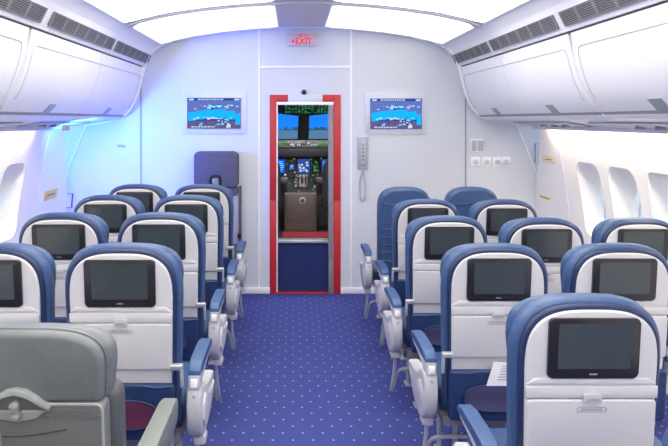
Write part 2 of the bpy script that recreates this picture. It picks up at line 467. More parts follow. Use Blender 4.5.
# ---------------------------------------------------------------- bins, vent strips, service panels
def long_profile(name, s, prof, y0, y1, m, parent=None, smooth=True):
    bm = NB(); sweep(bm, [(s*d, z) for d, z in prof], [lambda d, z, Y=Y: (XC+d, Y, z) for Y in (y0, y1)])
    return obj(name, bm, m, parent, smooth)
names = {-1: 'left', 1: 'right'}
tn = 8
units = {-1: [(3.40, 5.93), (0.86, 3.385), (-1.68, 0.845)], 1: [(3.60, 5.93), (1.12, 3.585), (-1.36, 1.105)]}
vents = {-1: [(4.87, 5.98), (3.56, 4.78), (2.22, 3.45), (0.9, 2.12)], 1: [(4.94, 5.98), (3.67, 4.86), (2.40, 3.58), (1.12, 2.30)]}
ordw = ['nearest the front wall', 'second from the front wall', 'third from the front wall', 'fourth from the front wall']
for s in (-1, 1):
    S = names[s]
    # vent strip (slanted fascia) – part of the room shell
    long_profile('trim_%d' % tn, s, [(1.375, 2.295), (1.396, 2.255), (1.454, 2.135), (1.50, 2.135), (1.50, 2.30), (1.42, 2.33)], Y0, 5.93, M['bin']); C.objects['trim_%d' % tn]['kind'] = 'structure'; tn += 1
    # dark slot between fascia and doors
    long_profile('trim_%d' % tn, s, [(1.468, 2.137), (1.468, 2.119), (1.56, 2.119), (1.56, 2.137)], Y0, 5.93, M['dark']); C.objects['trim_%d' % tn]['kind'] = 'structure'; tn += 1
    for i, (a, b) in enumerate(vents[s]):
        t = thing('air_vent', 'long grey slatted air return vent above the %s overhead bins, %s' % (S, ordw[i]), 'vent', group='air return vents above the bins')
        # fascia direction
        p0 = Vector((1.399, 2.241)); p1 = Vector((1.446, 2.147)); u = (p1-p0); un = u.normalized(); nn = Vector((-1, -0.5)).normalized()
        nn = Vector((un.y, -un.x)); nn = nn if nn.x < 0 else -nn
        def FP(v, off, Y): q = p0+u*(v*.80+.02)+nn*off; return (XC+s*q.x, Y, q.y)
        def slab(bm, v0, v1, o0, o1, ya, yb):
            vs = [bm.verts.new(FP(v, o, Y)) for Y in (ya, yb) for v, o in ((v0, o0), (v1, o0), (v1, o1), (v0, o1))]
            A, B = vs[:4], vs[4:]
            for k in range(4): bm.faces.new((A[k], A[(k+1) % 4], B[(k+1) % 4], B[k]))
            bm.faces.new(A); bm.faces.new(list(reversed(B)))
        bm = NB(); slab(bm, 0.0, 1.0, 0.0005, 0.003, a, b); obj('backing', bm, M['ventd'], t)
        bm = NB(); slab(bm, -0.02, 0.03, 0.0, 0.009, a, b); slab(bm, 0.97, 1.02, 0.0, 0.009, a, b)
        slab(bm, 0, 1, 0.0, 0.009, a, a+0.012); slab(bm, 0, 1, 0.0, 0.009, b-0.012, b)
        for k in range(1, 6): yy = a+(b-a)*k/6; slab(bm, 0, 1, 0, 0.008, yy-0.012, yy+0.012)
        obj('frame', bm, M['vent'], t)
        bm = NB()
        for k in range(7): v = 0.1+0.8*k/6; slab(bm, v-0.028, v+0.028, 0.002, 0.007, a+0.01, b-0.01)
        o = obj('louvre', bm, M['vent'], t, smooth=False)
    for i, (a, b) in enumerate(units[s]):
        t = thing('overhead_bin', 'closed white curved overhead bin on the %s side, %s' % (S, ordw[i]), 'overhead bin', group='overhead bins')
        back = [(1.50, 2.119)]+[(d+0.014, z) for d, z in BIN[1:-1]]+[(1.655, 1.69), (1.66, 1.672), (1.69, 1.655), (1.74, 1.638), (1.9, 1.612), (2.09, 1.578), (2.12, 1.60), (2.05, 2.104)]
        long_profile('body', s, back, a, b, M['bin'], t)
        # lip under the doors
        long_profile('lower_rail', s, [(1.642, 1.668), (1.655, 1.654), (1.70, 1.641), (1.72, 1.650), (1.67, 1.672)], a, b, M['ridge'], t)
        long_profile('rail_recess', s, [(1.628, 1.684), (1.646, 1.668), (1.67, 1.674), (1.65, 1.695)], a+0.02, b-0.02, M['seam'], t)
        mid = (a+b)/2
        for da, db, edge_near, edge_far in ((a+0.012, mid-0.003, True, False), (mid+0.003, b-0.012, False, True)):
            bm = NB()
            n = len(BIN)
            outer = [(d, z) for d, z in BIN]
            rr = []
            for Y in (da, db): rr.append([bm.verts.new((XC+s*d, Y, z)) for d, z in outer]+[bm.verts.new((XC+s*(d+0.016), Y, z)) for d, z in reversed(outer)])
            A, B = rr; m_ = len(A)
            for k in range(m_): bm.faces.new((A[k], A[(k+1) % m_], B[(k+1) % m_], B[k]))
            bm.faces.new(A); bm.faces.new(list(reversed(B)))
            dr = obj('door', bm, M['bin'], t)
            # pressed outline on the door
            bm = NB()
            top = (1.4745, 2.045)
            def BP(tz, off=-0.001):
                for (d0, z0), (d1, z1) in zip(BIN, BIN[1:]):
                    if tz >= z1: return (d0+(d1-d0)*(z0-tz)/(z0-z1)+off, tz)
                return (BIN[-1][0]+off, BIN[-1][1])
            pts = []
            def at(Y, tz): d, z = BP(tz); return (XC+s*d, Y, z)
            if edge_near: pts = [at(db, 2.045)]+[at(da+0.10, 2.045), at(da+0.062, 2.035), at(da+0.05, 2.0)]+[at(da+0.05, z) for z in (1.95, 1.88, 1.80, 1.75)]
            else: pts = [at(da, 2.045)]+[at(db-0.10, 2.045), at(db-0.062, 2.035), at(db-0.05, 2.0)]+[at(db-0.05, z) for z in (1.95, 1.88, 1.80, 1.75)]
            tube(bm, pts, 0.0035, 6); obj('pressed_outline', bm, M['door_line'], dr)
            yc = (da+db)/2
            bm = NB()
            rr = []
            for Y in (yc-0.055, yc+0.055):
                rr.append([bm.verts.new((XC+s*(d+o), Y, z)) for d, z, o in ((1.585, 1.738, -.006), (1.612, 1.709, -.007), (1.637, 1.682, -.006), (1.637, 1.682, .006), (1.585, 1.738, .006))])
            A, B = rr
            for k in range(5): bm.faces.new((A[k], A[(k+1) % 5], B[(k+1) % 5], B[k]))
            bm.faces.new(A); bm.faces.new(list(reversed(B)))
            obj('latch', bm, M['latch'] if 'latch' in M else M['seam'], dr)
    # reading light / service strip beneath the bins
    for i, (a, b) in enumerate([(4.4, 5.5), (3.0, 4.1), (1.6, 2.7)]):
        t = thing('reading_light_unit', 'slim grey reading light panel under the %s bins, %s' % (S, ordw[i]), 'service panel', group='service panels under the bins')
        def UP(d, off): return 1.638-(d-1.74)*0.171-off
        long_profile('panel', s, [(1.80, UP(1.80, 0.001)), (1.80, UP(1.80, 0.010)), (1.98, UP(1.98, 0.010)), (1.98, UP(1.98, 0.001))], a, b, M['grey'], t)
        for yy in (a+0.25, a+0.45, a+0.65):
            bm = NB(); disc(bm, XC+s*1.89, yy, UP(1.89, 0.016), 0.028, 0.02, 'z', 16, 0.004); obj('reading_light', bm, M['seam'], t)
    # warm wash light along the top of the sidewall
    long_profile('wall_wash_light', s, [(1.995, UP(1.995, 0.003)), (1.995, UP(1.995, 0.012)), (2.02, UP(2.02, 0.012)), (2.02, UP(2.02, 0.003))], -1.5, 4.9 if s < 0 else 5.4, M['wash'])
    vo = long_profile('trim_%d' % tn, s, [(1.965, UP(1.965, -.004)), (1.965, UP(1.965, .034)), (1.978, UP(1.978, .036)), (1.984, UP(1.984, -.004))], -1.6, 5.5, M['bin']); vo['kind'] = 'structure'; tn += 1
    tag(C.objects[-1] if False else bpy.data.objects['wall_wash_light' if s < 0 else 'wall_wash_light.001'], 'thin warm white light strip between the %s sidewall and bins' % S, 'light strip')

# added blue strips hidden behind sidewall and bin ends, tinting the front wall
bm = NB(); box(bm, XC-2.42, XC-2.40, 5.86, 5.95, 0.0, 2.2); box(bm, XC-2.42, XC-1.85, 5.99, 6.03, 2.19, 2.21)
o = obj('added_blue_light', bm, M['bluestrip']); tag(o, 'added blue light strip hidden behind the front end of the left sidewall', 'light strip')

t = thing('added_blue_spotlight', 'small added blue spotlight under the left bins, tinting the front wall', 'spotlight', (XC-1.80, 4.87, 1.58))  # invented fixture that throws the blue wash onto the bulkhead
bm = NB(); disc(bm, 0, 0, 0, .03, .04, 'z', 16, .006); obj('housing', bm, M['grey'], t)
ld = bpy.data.lights.new('blue_spot', 'SPOT'); ld.energy = 140; ld.color = (.03, .13, 1.0); ld.spot_size = math.radians(125); ld.spot_blend = 1.0; ld.shadow_soft_size = .04
lo = bpy.data.objects.new('blue_spot', ld); C.objects.link(lo); lo.location = (XC-1.80, 4.90, 1.50)
lo.rotation_euler = (Vector((XC-1.55, YB, 1.65))-lo.location).to_track_quat('-Z', 'Y').to_euler()

# ---------------------------------------------------------------- doorway
t = thing('door_surround', 'red door frame around the opening into the cockpit', 'door frame')
fx0, fx1, ft = PX(269.8, YB), PX(340.6, YB), PZ(94.8, YB)
def fr(name, x0, x1, z0, z1, m, d0=0.016, bev=0.003):
    bm = NB(); box(bm, x0, x1, YB-d0, YB+0.001, z0, z1, bev); return obj(name, bm, M[m], t)
fr('red_post', fx0, DL, 0, PZ(201.2, YB), 'red'); fr('red_post', fx0, DL, PZ(200.6, YB), ft, 'red')
fr('red_post', PX(333.5, YB), fx1, 0, PZ(201.2, YB), 'red'); fr('red_post', PX(333.5, YB), fx1, PZ(200.6, YB), ft, 'red')
fr('red_header', DL, PX(288, YB), PZ(102, YB), ft, 'red'); fr('red_header', PX(322.5, YB), PX(333.5, YB), PZ(102, YB), ft, 'red')
fr('white_placard', PX(288, YB), PX(322.5, YB), PZ(102, YB), ft, 'bulk', 0.018)
fr('white_lintel', DL, PX(333.5, YB), PZ(105, YB), PZ(102, YB), 'ridge', 0.02)
fr('white_jamb', DL, DL+.012, 0, PZ(105, YB), 'ridge', 0.012)
bm = NB(); box(bm, PX(328.3, YB), PX(332.8, YB), YB-0.02, YB+0.05, 0.0, PZ(105, YB), 0.004); obj('metal_channel', bm, M['vent'], t)
bm = NB(); box(bm, DL, PX(329, YB), YB-.03, YB+.02, 0.0, .012, .003); obj('red_threshold', bm, M['red'], t)
bm = NB(); box(bm, PX(328.6, YB), PX(331.6, YB), YB-0.04, YB-0.01, 0.03, 0.30, 0.004); obj('latch_cover', bm, M['vent'], t)
# dome camera
bm = NB(); bmesh.ops.create_uvsphere(bm, u_segments=16, v_segments=10, radius=0.025)
bmesh.ops.translate(bm, verts=bm.verts, vec=(PX(304, YB), YB-0.012, PZ(92.3, YB)))
tag(obj('dome_camera', bm, M['black']), 'small black dome camera above the red door frame', 'camera')
# exit sign
t = thing('exit_sign', 'white illuminated exit sign with red lettering above the doorway', 'sign', (PX(302, YB), YB, PZ(40, YB)))
bm = NB(); box(bm, -.142, .142, -.03, 0, -.058, .058, .006); obj('housing', bm, M['signface'], t)
bm = NB(); box(bm, -.11, .11, -.022, 0, .058, .085, .004); obj('mount', bm, M['bulk'], t)
text_mesh('EXIT', 0.078, M['redtext'], 'lettering', t, (0.015, -.0312, -.018), sx=1.0, bold=0.0015)
text_mesh('出 口', 0.036, M['redtext'], 'kanji_lettering', t, (0.012, -.0312, .036), sx=1.15, bold=0.0006)
bm = NB(); prism(bm, [(-.10, -.018), (-.075, .006), (-.075, -.042)], 'y', -.032, -.03); obj('arrow', bm, M['redtext'], t)

# wall monitors
def monitor(x0, x1, z0, z1, label):
    cx = (x0+x1)/2; cz = (z0+z1)/2; hw = (x1-x0)/2; hh = (z1-z0)/2
    t = thing('wall_monitor', label, 'screen', (cx, YB, cz), group='wall monitors')
    bm = NB(); prism(bm, rrect(-hw-.05, hw+.05, -hh-.05, hh+.06, .02), 'y', -.012, 0, .004); obj('bezel', bm, M['bulk'], t)
    bm = NB(); box(bm, -hw, hw, -.023, -.019, -hh, hh); obj('screen', bm, M['tvbg'], t, False)
    bm = NB()
    Yf = -.0235
    def q(pts, mi, lay=0):
        Y = Yf-lay*.0004
        f = bm.faces.new([bm.verts.new((u*hw, Y, v*hh)) for u, v in pts]); f.material_index = mi
    q([(-1, .82), (1, .82), (1, 1), (-1, 1)], 3); q([(-1, -1), (1, -1), (1, -.25), (-1, -.25)], 1)
    W = [(-.95, -.68, -.5, .05), (-.66, -.36, -.42, .14), (-.34, -.01, -.34, .22), (.01, .42, -.34, .22), (.44, .78, -.42, .12), (.8, .97, -.75, -.05)]
    for a, b, c, d in W: q([(a, c), (b, c+.03), (b, d+.04), (a, d)], 2, 1)
    q([(-.98, -.5), (.98, -.5), (.6, -.2), (-.5, -.2)], 3, 0.5)
    rnd = random.Random(3)
    for k in range(60):
        u = rnd.gauss(0.05, .35); v = rnd.choice([rnd.uniform(.25, .55), rnd.uniform(-.85, -.25)])
        if abs(u) > .9: continue
        w = rnd.uniform(.015, .06); q([(u-w, v-w*.8), (u+w, v-w*.8), (u+w, v+w*.8), (u-w, v+w*.8)], rnd.choice([4, 5, 4, 3]), 2)
    q([(-.45, -.25), (.3, -.33), (.34, -.38), (-.2, -.36)], 5, 2)
    x = -.6
    while x < .35:
        w = rnd.uniform(.04, .1); q([(x, .86), (x+w, .86), (x+w, .94), (x, .94)], 5, 2); x += w+.02
    q([(-.92, .84), (-.76, .84), (-.74, .95), (-.94, .95)], 5, 2); q([(.76, .84), (.95, .84), (.95, .95), (.76, .95)], 5, 2)
    x = -.85
    while x < 0:
        w = rnd.uniform(.04, .12); q([(x, -.93), (x+w, -.93), (x+w, -.85), (x, -.85)], 5, 2); x += w+.03
    q([(.45, -.95), (.62, -.95), (.62, -.75), (.5, -.6)], 5, 2)
    obj('picture', bm, [M['tvbg'], M['tvlow'], M['tvblue'], M['tvdark'], M['cyan'], M['dwhite']], t, False)
monitor(PX(187.5, YB), PX(241, YB), PZ(128.5, YB), PZ(98, YB), 'wall monitor with blue picture on the front wall, left of the doorway')
monitor(PX(370, YB), PX(421.5, YB), PZ(129, YB), PZ(98.6, YB), 'wall monitor with blue picture right of the doorway, above the handset')
# handset
t = thing('interphone_handset', 'grey wall telephone handset with coiled cord, right of the doorway', 'telephone', (PX(362.5, YB), YB, PZ(153, YB)))
bm = NB(); box(bm, -.052, .052, -.02, 0, -.155, .155, .008); obj('cradle', bm, M['phone'], t)
bm = NB(); box(bm, -.026, .026, -.05, -.015, -.11, .12, .012, 3); obj('handset', bm, M['grey'], t)
bm = NB()
for k in range(5): disc(bm, 0, -.052, .08-.035*k, .009, .006, 'y', 10)
obj('keypad', bm, M['ltext'], t)
bm = NB(); box(bm, -.012, .012, -.03, -.005, -.20, -.155, .004); obj('plug', bm, M['phone'], t)
pts = []
for i in range(160):
    u = i/159; a = u*2*PI
    bx_ = -.012+.022*math.sin(a); bz = -.20-.25*(1-math.cos(a))/2
    if u > .5: bx_ = -.004-.024*abs(math.sin(a))
    else: bx_ = .002+.022*math.sin(a)
    pts.append((bx_+.004*math.cos(i*1.9), -.022+.004*math.sin(i*1.9), bz))
bm = NB(); tube(bm, pts, .0060, 5); obj('coiled_cord', bm, M['cord'], t)
# switch panel and knobs
def zc(a, b): return (a+b)/2
t = thing('light_switch', 'white double switch plate on the front wall, right of the handset', 'switch', (PX(476.8, YB), YB, PZ(145.7, YB)))
bm = NB(); box(bm, -.062, .062, -.012, 0, -.065, .065, .005); obj('plate', bm, M['ridge'], t)
for sx in (-1, 1):
    bm = NB(); box(bm, sx*.029-.024, sx*.029+.024, -.02, -.01, -.05, .05, .004); obj('rocker', bm, M['grey'], t)
for i, px in enumerate((475.2, 486.5, 496.8, 506)):
    t = thing('dial_switch', 'small white square plate with round dial below the switches, %s of four from the left' % ['first', 'second', 'third', 'fourth'][i],
              'dial', (PX(px, YB), YB, PZ(161.7, YB)), group='round dials on the front wall')
    bm = NB(); box(bm, -.042, .042, -.01, 0, -.045, .045, .004); obj('plate', bm, M['ridge'], t)
    bm = NB(); disc(bm, 0, -.02, 0, .022, .025, 'y', 16, .003); obj('dial', bm, M['shell'], t)
# placard text on the blue-lit wall
t = thing('placard', 'tiny grey lettered placard on the blue lit front wall', 'placard', (PX(121.5, YB), YB, PZ(146.5, YB)))
bm = NB(); box(bm, -.04, .04, -.003, 0, -.022, .022); obj('plate', bm, M['bulk'], t)
text_mesh('WRA', 0.035, M['ltext'], 'lettering', t, (0, -.004, .002), bold=.001)
# small framed panels beside the sidewall ends
t = thing('framed_hatch', 'small hatch with a dark frame at the left end of the front wall', 'hatch', (PX(69, YB), YB, PZ(200.5, YB)))
bm = NB(); box(bm, -.034, .034, -.008, 0, -.065, .065); obj('plate', bm, M['bulk'], t)
bm = NB(); tube(bm, [(-.036, -.012, -.066), (.028, -.012, -.066), (.038, -.012, .066), (-.036, -.012, .066)], .0065, 6, True); obj('frame', bm, M['slate'], t)
t = thing('framed_hatch', 'narrow grey framed hatch at the right end of the front wall', 'hatch', (PX(538, YB), YB, PZ(153, YB)))
bm = NB(); box(bm, -.034, .034, -.008, 0, -.09, .09); obj('plate', bm, M['bulk'], t)
bm = NB(); tube(bm, [(-.03, -.012, -.09), (.034, -.012, -.09), (.034, -.012, .09), (-.03, -.012, .09)], .005, 6, True); obj('frame', bm, M['seam'], t)
# sidewall labels
def wlabel(s, px, py, w, h, Yg, m, txt, label, border=None):
    z = PZ(py, Yg); d = wall_d(z)
    t = thing('wall_label', label, 'label')
    def P(y, zz, off): return (XC+s*(wall_d(zz)-off), y, zz)
    def quad(bm, y0, y1, z0, z1, off, th):
        vs = [bm.verts.new(P(y, zz, o)) for o in (off, off+th) for y, zz in ((y0, z0), (y1, z0), (y1, z1), (y0, z1))]
        A, B = vs[:4], vs[4:]
        for k in range(4): bm.faces.new((A[k], A[(k+1) % 4], B[(k+1) % 4], B[k]))
        bm.faces.new(A); bm.faces.new(B)
    bm = NB(); quad(bm, Yg-w/2, Yg+w/2, z-h/2, z+h/2, .001, .003)
    obj('plate', bm, M[border or m], t)
    if border:
        bm = NB(); quad(bm, Yg-w/2+.012, Yg+w/2-.012, z-h/2+.006, z+h/2-.006, .004, .001); obj('face', bm, M[m], t)
    bm = NB(); n = 5
    for k in range(n):
        a = Yg-w*.3+w*.6*k/n; quad(bm, a, a+w*.6/n*.7, z-h*.10, z+h*.12, .0055, .0008)
    obj('lettering', bm, M['ltext'], t)
wlabel(-1, 48.5, 194.5, .30, .085, 5.64, 'yellow', '', 'yellow label with grey writing on the left sidewall')
wlabel(1, 546, 159.5, .26, .055, 5.60, 'paleyellow', '', 'pale label with yellow border on the right sidewall, upper one', 'yellow')
wlabel(1, 543, 197.5, .24, .022, 5.85, 'yellow', '', 'narrow yellow strip label low on the right sidewall')

# ---------------------------------------------------------------- cockpit beyond the doorway
FL = SILL
bm = NB(); box(bm, DL-.02, PX(329, YB), YB+.02, YB+.06, 0, FL-.02); o = obj('cockpit_step', bm, M['carpetriser'], smooth=False)
tag(o, 'dark navy carpeted riser below the cockpit threshold', 'step')
bm = NB(); box(bm, DL-.02, PX(329, YB), YB-.005, YB+.12, FL-.02, FL+.008, .004); sl = obj('sill', bm, M['metal'], o)
bm = NB(); box(bm, -.75, 1.0, YB+.07, 8.8, FL-.08, FL-.01); struct(obj('floor_cockpit', bm, M['ckdark'], smooth=False))
bm = NB(); box(bm, PX(283, 6.6), PX(330, 6.6), YB+.2, 6.60, FL-.01, FL+.004); o = obj('floor_mat', bm, M['ckred'], smooth=False)
tag(o, 'red mat on the cockpit floor behind the threshold', 'mat')
bm = NB(); box(bm, -.8, -.75, YB+.07, 8.8, FL-.1, 2.3); box(bm, 1.0, 1.05, YB+.07, 8.8, FL-.1, 2.3)
struct(obj('wall_cockpit', bm, M['ckdark'], smooth=False))
bm = NB(); box(bm, -.8, 1.05, YB+.07, 8.8, 2.3, 2.35); struct(obj('ceiling_cockpit', bm, M['ckdark'], smooth=False))
t = thing('cockpit_fill_light', 'added white fill light at the cockpit ceiling', 'ceiling light', (PX(303, 7.0), 6.55, 2.29))  # unseen lamp added above the lintel to brighten the cockpit
bm = NB(); disc(bm, 0, 0, 0, .16, .03, 'z', 24, .006); obj('fill_disc', bm, emit('cockpit_fill_glow', srgb(255, 250, 240), 45.0), t)
bm = NB(); disc(bm, 0, 0, .008, .18, .02, 'z', 24, .004); obj('fill_ring', bm, M['grey'], t)
# simulated outside view screen
bm = NB()
YS = 8.6
def sq(a, b, c, d, mi, lay=0):
    f = bm.faces.new([bm.verts.new((x, YS-lay*.002, z)) for x, z in ((a, c), (b, c), (b, d), (a, d))]); f.material_index = mi
box(bm, -1.2, 1.6, YS+.004, YS+.05, .9, 2.7, mi=0)
hz = PZ(129.5, YS)
sq(-1.2, 1.6, hz, 2.7, 0, 1); sq(-1.2, 1.6, .9, hz, 1, 1)
rnd = random.Random(5)
for k in range(70):
    x = -1.2+2.8*k/70; sq(x, x+.04, hz-.01, hz+rnd.uniform(.0, .035), 2, 2)
o = obj('view_screen', bm, [M['sky'], M['ground'], M['ttree']], smooth=False)
tag(o, 'simulator screen of blue sky and land beyond the cockpit windshield', 'screen')
# windshield frame: central post and side posts
t = thing('windshield_frame', 'dark windshield frame with thick centre post in the cockpit', 'windshield')
YW = 7.85
bm = NB(); prism(bm, [(PX(297.5, YW), PZ(142, YW)), (PX(308.5, YW), PZ(142, YW)), (PX(309.5, YW), PZ(112, YW)), (PX(298.5, YW), PZ(112, YW))], 'y', YW-.03, YW+.05, .01); obj('centre_post', bm, M['ckdark'], t)
bm = NB(); box(bm, -.75, 1.0, YW-.02, YW+.05, PZ(145, YW)-.2, PZ(139, YW), .01); obj('lower_rail', bm, M['ckdark'], t)
bm = NB(); prism(bm, [(-.75, PZ(117, YW)), (PX(277, YW), PZ(113.5, YW)), (PX(303, YW), PZ(116.5, YW)), (PX(331, YW), PZ(113.5, YW)), (1.0, PZ(117, YW)), (1.0, 2.3), (-.75, 2.3)], 'y', YW-.02, YW+.05, 0); obj('upper_rail', bm, M['ckdark'], t)
# overhead panel
t = thing('overhead_console', 'overhead panel with green lit controls above the cockpit windshield', 'panel')
YO = 7.2
bm = NB(); prism(bm, [(6.9, 2.0), (7.75, PZ(113, 7.75)), (7.8, 2.02), (6.95, 2.25)], 'x', -.1, .44, .01); obj('housing', bm, M['ckdark'], t)
bm = NB(); gm = [M['dgreen'], M['ckbeige'], M['orange']]
bm2 = NB()
for i in range(14):
    for j in range(16):
        u = (i+.5)/14; v = (j+.5)/16
        y = 6.92+.83*v; z = 2.0+(PZ(113, 7.75)-2.0)*(y-6.9)/.85-.004
        x = -.1+.54*u; w = .008 if rnd.random() < .6 else .014
        mi = 0 if rnd.random() < .55 else 1
        vs = box(bm2, x-w, x+w, y-.012, y+.012, z-.006, z+.002, mi=mi)
o = obj('controls', bm2, gm, t, False); bm.free()
# instrument panel
t = thing('instrument_console', 'main cockpit instrument panel with lit blue and green displays', 'instrument panel')
YI = 7.30
bm = NB(); box(bm, -.75, 1.0, YI, YI+.12, FL-.02, PZ(156, YI), .01); obj('panel', bm, M['ckgrey'], t)
def disp(a, b, c, d, m, name='display', depth=.012, parent=None, Y=YI, pat=None, seed=1):
    x0, x1, z0, z1 = PX(a, Y), PX(b, Y), PZ(d, Y), PZ(c, Y)
    bm = NB(); box(bm, x0-.008, x1+.008, Y-depth, Y+.001, z0-.008, z1+.008, .002); f = obj(name, bm, M['black'], parent or t)
    r = random.Random(seed); bm = NB()
    def q(u0, u1, v0, v1, mi, lay):
        g = bm.faces.new([bm.verts.new((x0+(x1-x0)*u, Y-depth-.0008*(1+lay), z0+(z1-z0)*v)) for u, v in ((u0, v0), (u1, v0), (u1, v1), (u0, v1))]); g.material_index = mi
    q(0, 1, 0, 1, 0, 0)
    if pat == 'lines':
        for k in range(6): v = .1+.14*k; q(.1, .9-.1*abs(k-3), v, v+.05, 1, 1)
    if pat == 'blocks':
        for k in range(14):
            u = r.uniform(.05, .75); v = r.uniform(.05, .85); q(u, u+r.uniform(.1, .2), v, v+r.uniform(.05, .12), 1, 1)
    obj('picture', bm, m, f, False)
disp(277, 285, 159.5, 173, [M['dblue'], M['cyan']], pat='lines')
disp(297.5, 310, 159, 173.5, [M['tvdark'], M['dwhite']], pat='blocks', seed=4)
disp(313, 320, 158, 173, [M['ckdark'], M['dgreen']], pat='blocks', seed=9)
disp(322, 331, 159.5, 173, [M['dblue'], M['cyan']], pat='lines')
disp(289, 294, 164.5, 169.5, [M['tvdark'], M['cyan']], pat='blocks', seed=2)
disp(298, 308, 176, 183, [M['ckdark'], M['orange']], pat='blocks', seed=6)
bm = NB()
for k in range(110):
    x = PX(rnd.uniform(277, 331), YI); z = PZ(rnd.uniform(158, 190), YI); w = rnd.uniform(.004, .010)
    box(bm, x-w, x+w, YI-.008, YI, z-w, z+w, mi=rnd.choice([0, 0, 1, 2, 3]))
o = obj('small_controls', bm, [M['ckbeige'], M['dgreen'], M['orange'], M['dwhite']], t, False)
# glareshield
t = thing('glareshield', 'beige glareshield control strip with green readouts below the windshield', 'control panel')
YG = 7.1
bm = NB(); box(bm, -.75, 1.0, YG, YG+.5, PZ(157, YG), PZ(148.5, YG), .012); box(bm, -.75, 1.0, YG+.05, YG+.5, PZ(149, YG), PZ(141, YG), .01); obj('hood', bm, M['ckdark'], t)
bm = NB(); box(bm, PX(277, YG), PX(331, YG), YG+.03, YG+.06, PZ(147.5, YG), PZ(140.5, YG), .004); obj('control_strip', bm, M['ckbeige'], t)
bm = NB()
for k in range(46):
    x = PX(278+53*k/46, YG); g = (k < 9 or k > 33); z = PZ(rnd.uniform(142, 146), YG); w = .006
    box(bm, x-w, x+w, YG+.02, YG+.032, z-.008, z+.008, mi=(0 if g else rnd.choice([1, 2])))
obj('readouts', bm, [M['dgreen'], M['ckdark'], M['dwhite']], t, False)
# pedestal
t = thing('centre_pedestal', 'brown grey cockpit centre pedestal with throttles and round emblem', 'pedestal')
Yp = 6.65
bm = NB(); box(bm, PX(284, Yp), PX(317, Yp), Yp, 7.2, FL-.01, PZ(193, Yp), .02, 3); obj('body', bm, M['ckped'], t)
bm = NB(); box(bm, PX(286.5, Yp), PX(314.5, Yp), Yp-.008, Yp+.01, PZ(222, Yp), PZ(196, Yp), .004); obj('front_panel', bm, M['ckped'], t)
bm = NB(); disc(bm, PX(302.5, Yp), Yp-.012, PZ(200.5, Yp), .036, .01, 'y', 20, .002); e = obj('emblem', bm, M['grey'], t)
bm = NB(); disc(bm, PX(302.5, Yp), Yp-.019, PZ(200.5, Yp), .022, .006, 'y', 16); obj('emblem_centre', bm, M['slate'], e)
bm = NB(); prism(bm, [(Yp+.02, PZ(194, Yp)), (7.28, PZ(178, 7.2)), (7.28, .8), (Yp+.02, .8)], 'x', PX(283, Yp)+.03, PX(318, Yp)-.03, .01); obj('control_deck', bm, M['ckdark'], t)
for px in (284, 320):
    bm = NB(); tube(bm, smoothpath([(PX(px, 6.8), 6.9, .86), (PX(px-.5, 6.8), 6.8, .95), (PX(px+.5, 6.8), 6.75, 1.0)], 4), .03, 8); box(bm, PX(px, 6.8)-.05, PX(px, 6.8)+.05, 6.72, 6.80, .97, 1.04, .02, 3); obj('side_grip', bm, M['ckgrey'], t)
for px in (297, 300, 304, 307):
    bm = NB(); box(bm, PX(px, 6.85)-.009, PX(px, 6.85)+.009, 6.83, 6.86, .93, 1.04, .003); box(bm, PX(px, 6.85)-.014, PX(px, 6.85)+.014, 6.81, 6.86, 1.03, 1.06, .006); obj('throttle_lever', bm, M['grey'] if px in (300, 304) else M['ckbeige'], t)
bm = NB()
for k in range(60):
    v = rnd.random(); y = Yp+.06+.5*v; z = PZ(194, Yp)+(PZ(178, 7.2)-PZ(194, Yp))*(y-Yp-.02)/.61+.002; x = rnd.uniform(PX(288, Yp), PX(314, Yp))
    if k < 18:
        sb = NB(); box(sb, x-.009, x+.009, y-.011, y+.011, z, z+.014, .002, 1); obj('switch', sb, M[('ckbeige', 'dgreen', 'orange', 'grey')[k % 4]], t, False)
bm.free()
for sx, px, lb in ((-1, 266.5, 'left'), (1, 336.5, 'right')):
    t = thing('pilot_chair', 'dark pilot seat edge on the %s side of the cockpit pedestal' % lb, 'seat', (PX(px, 6.75), 6.62, FL-.01))
    bm = NB(); prism(bm, seat_outline(.30, .78, .14, .15, .6), 'y', 0, .09, .02, 3); obj('backrest', bm, M['ckseat'], t)
    bm = NB(); box(bm, -.15, .15, .02, .42, .22, .32, .03, 3); obj('seat', bm, M['ckseat'], t)
    bm = NB(); box(bm, -.06, .06, .1, .3, 0, .22, .01); obj('base', bm, M['ckgrey'], t)

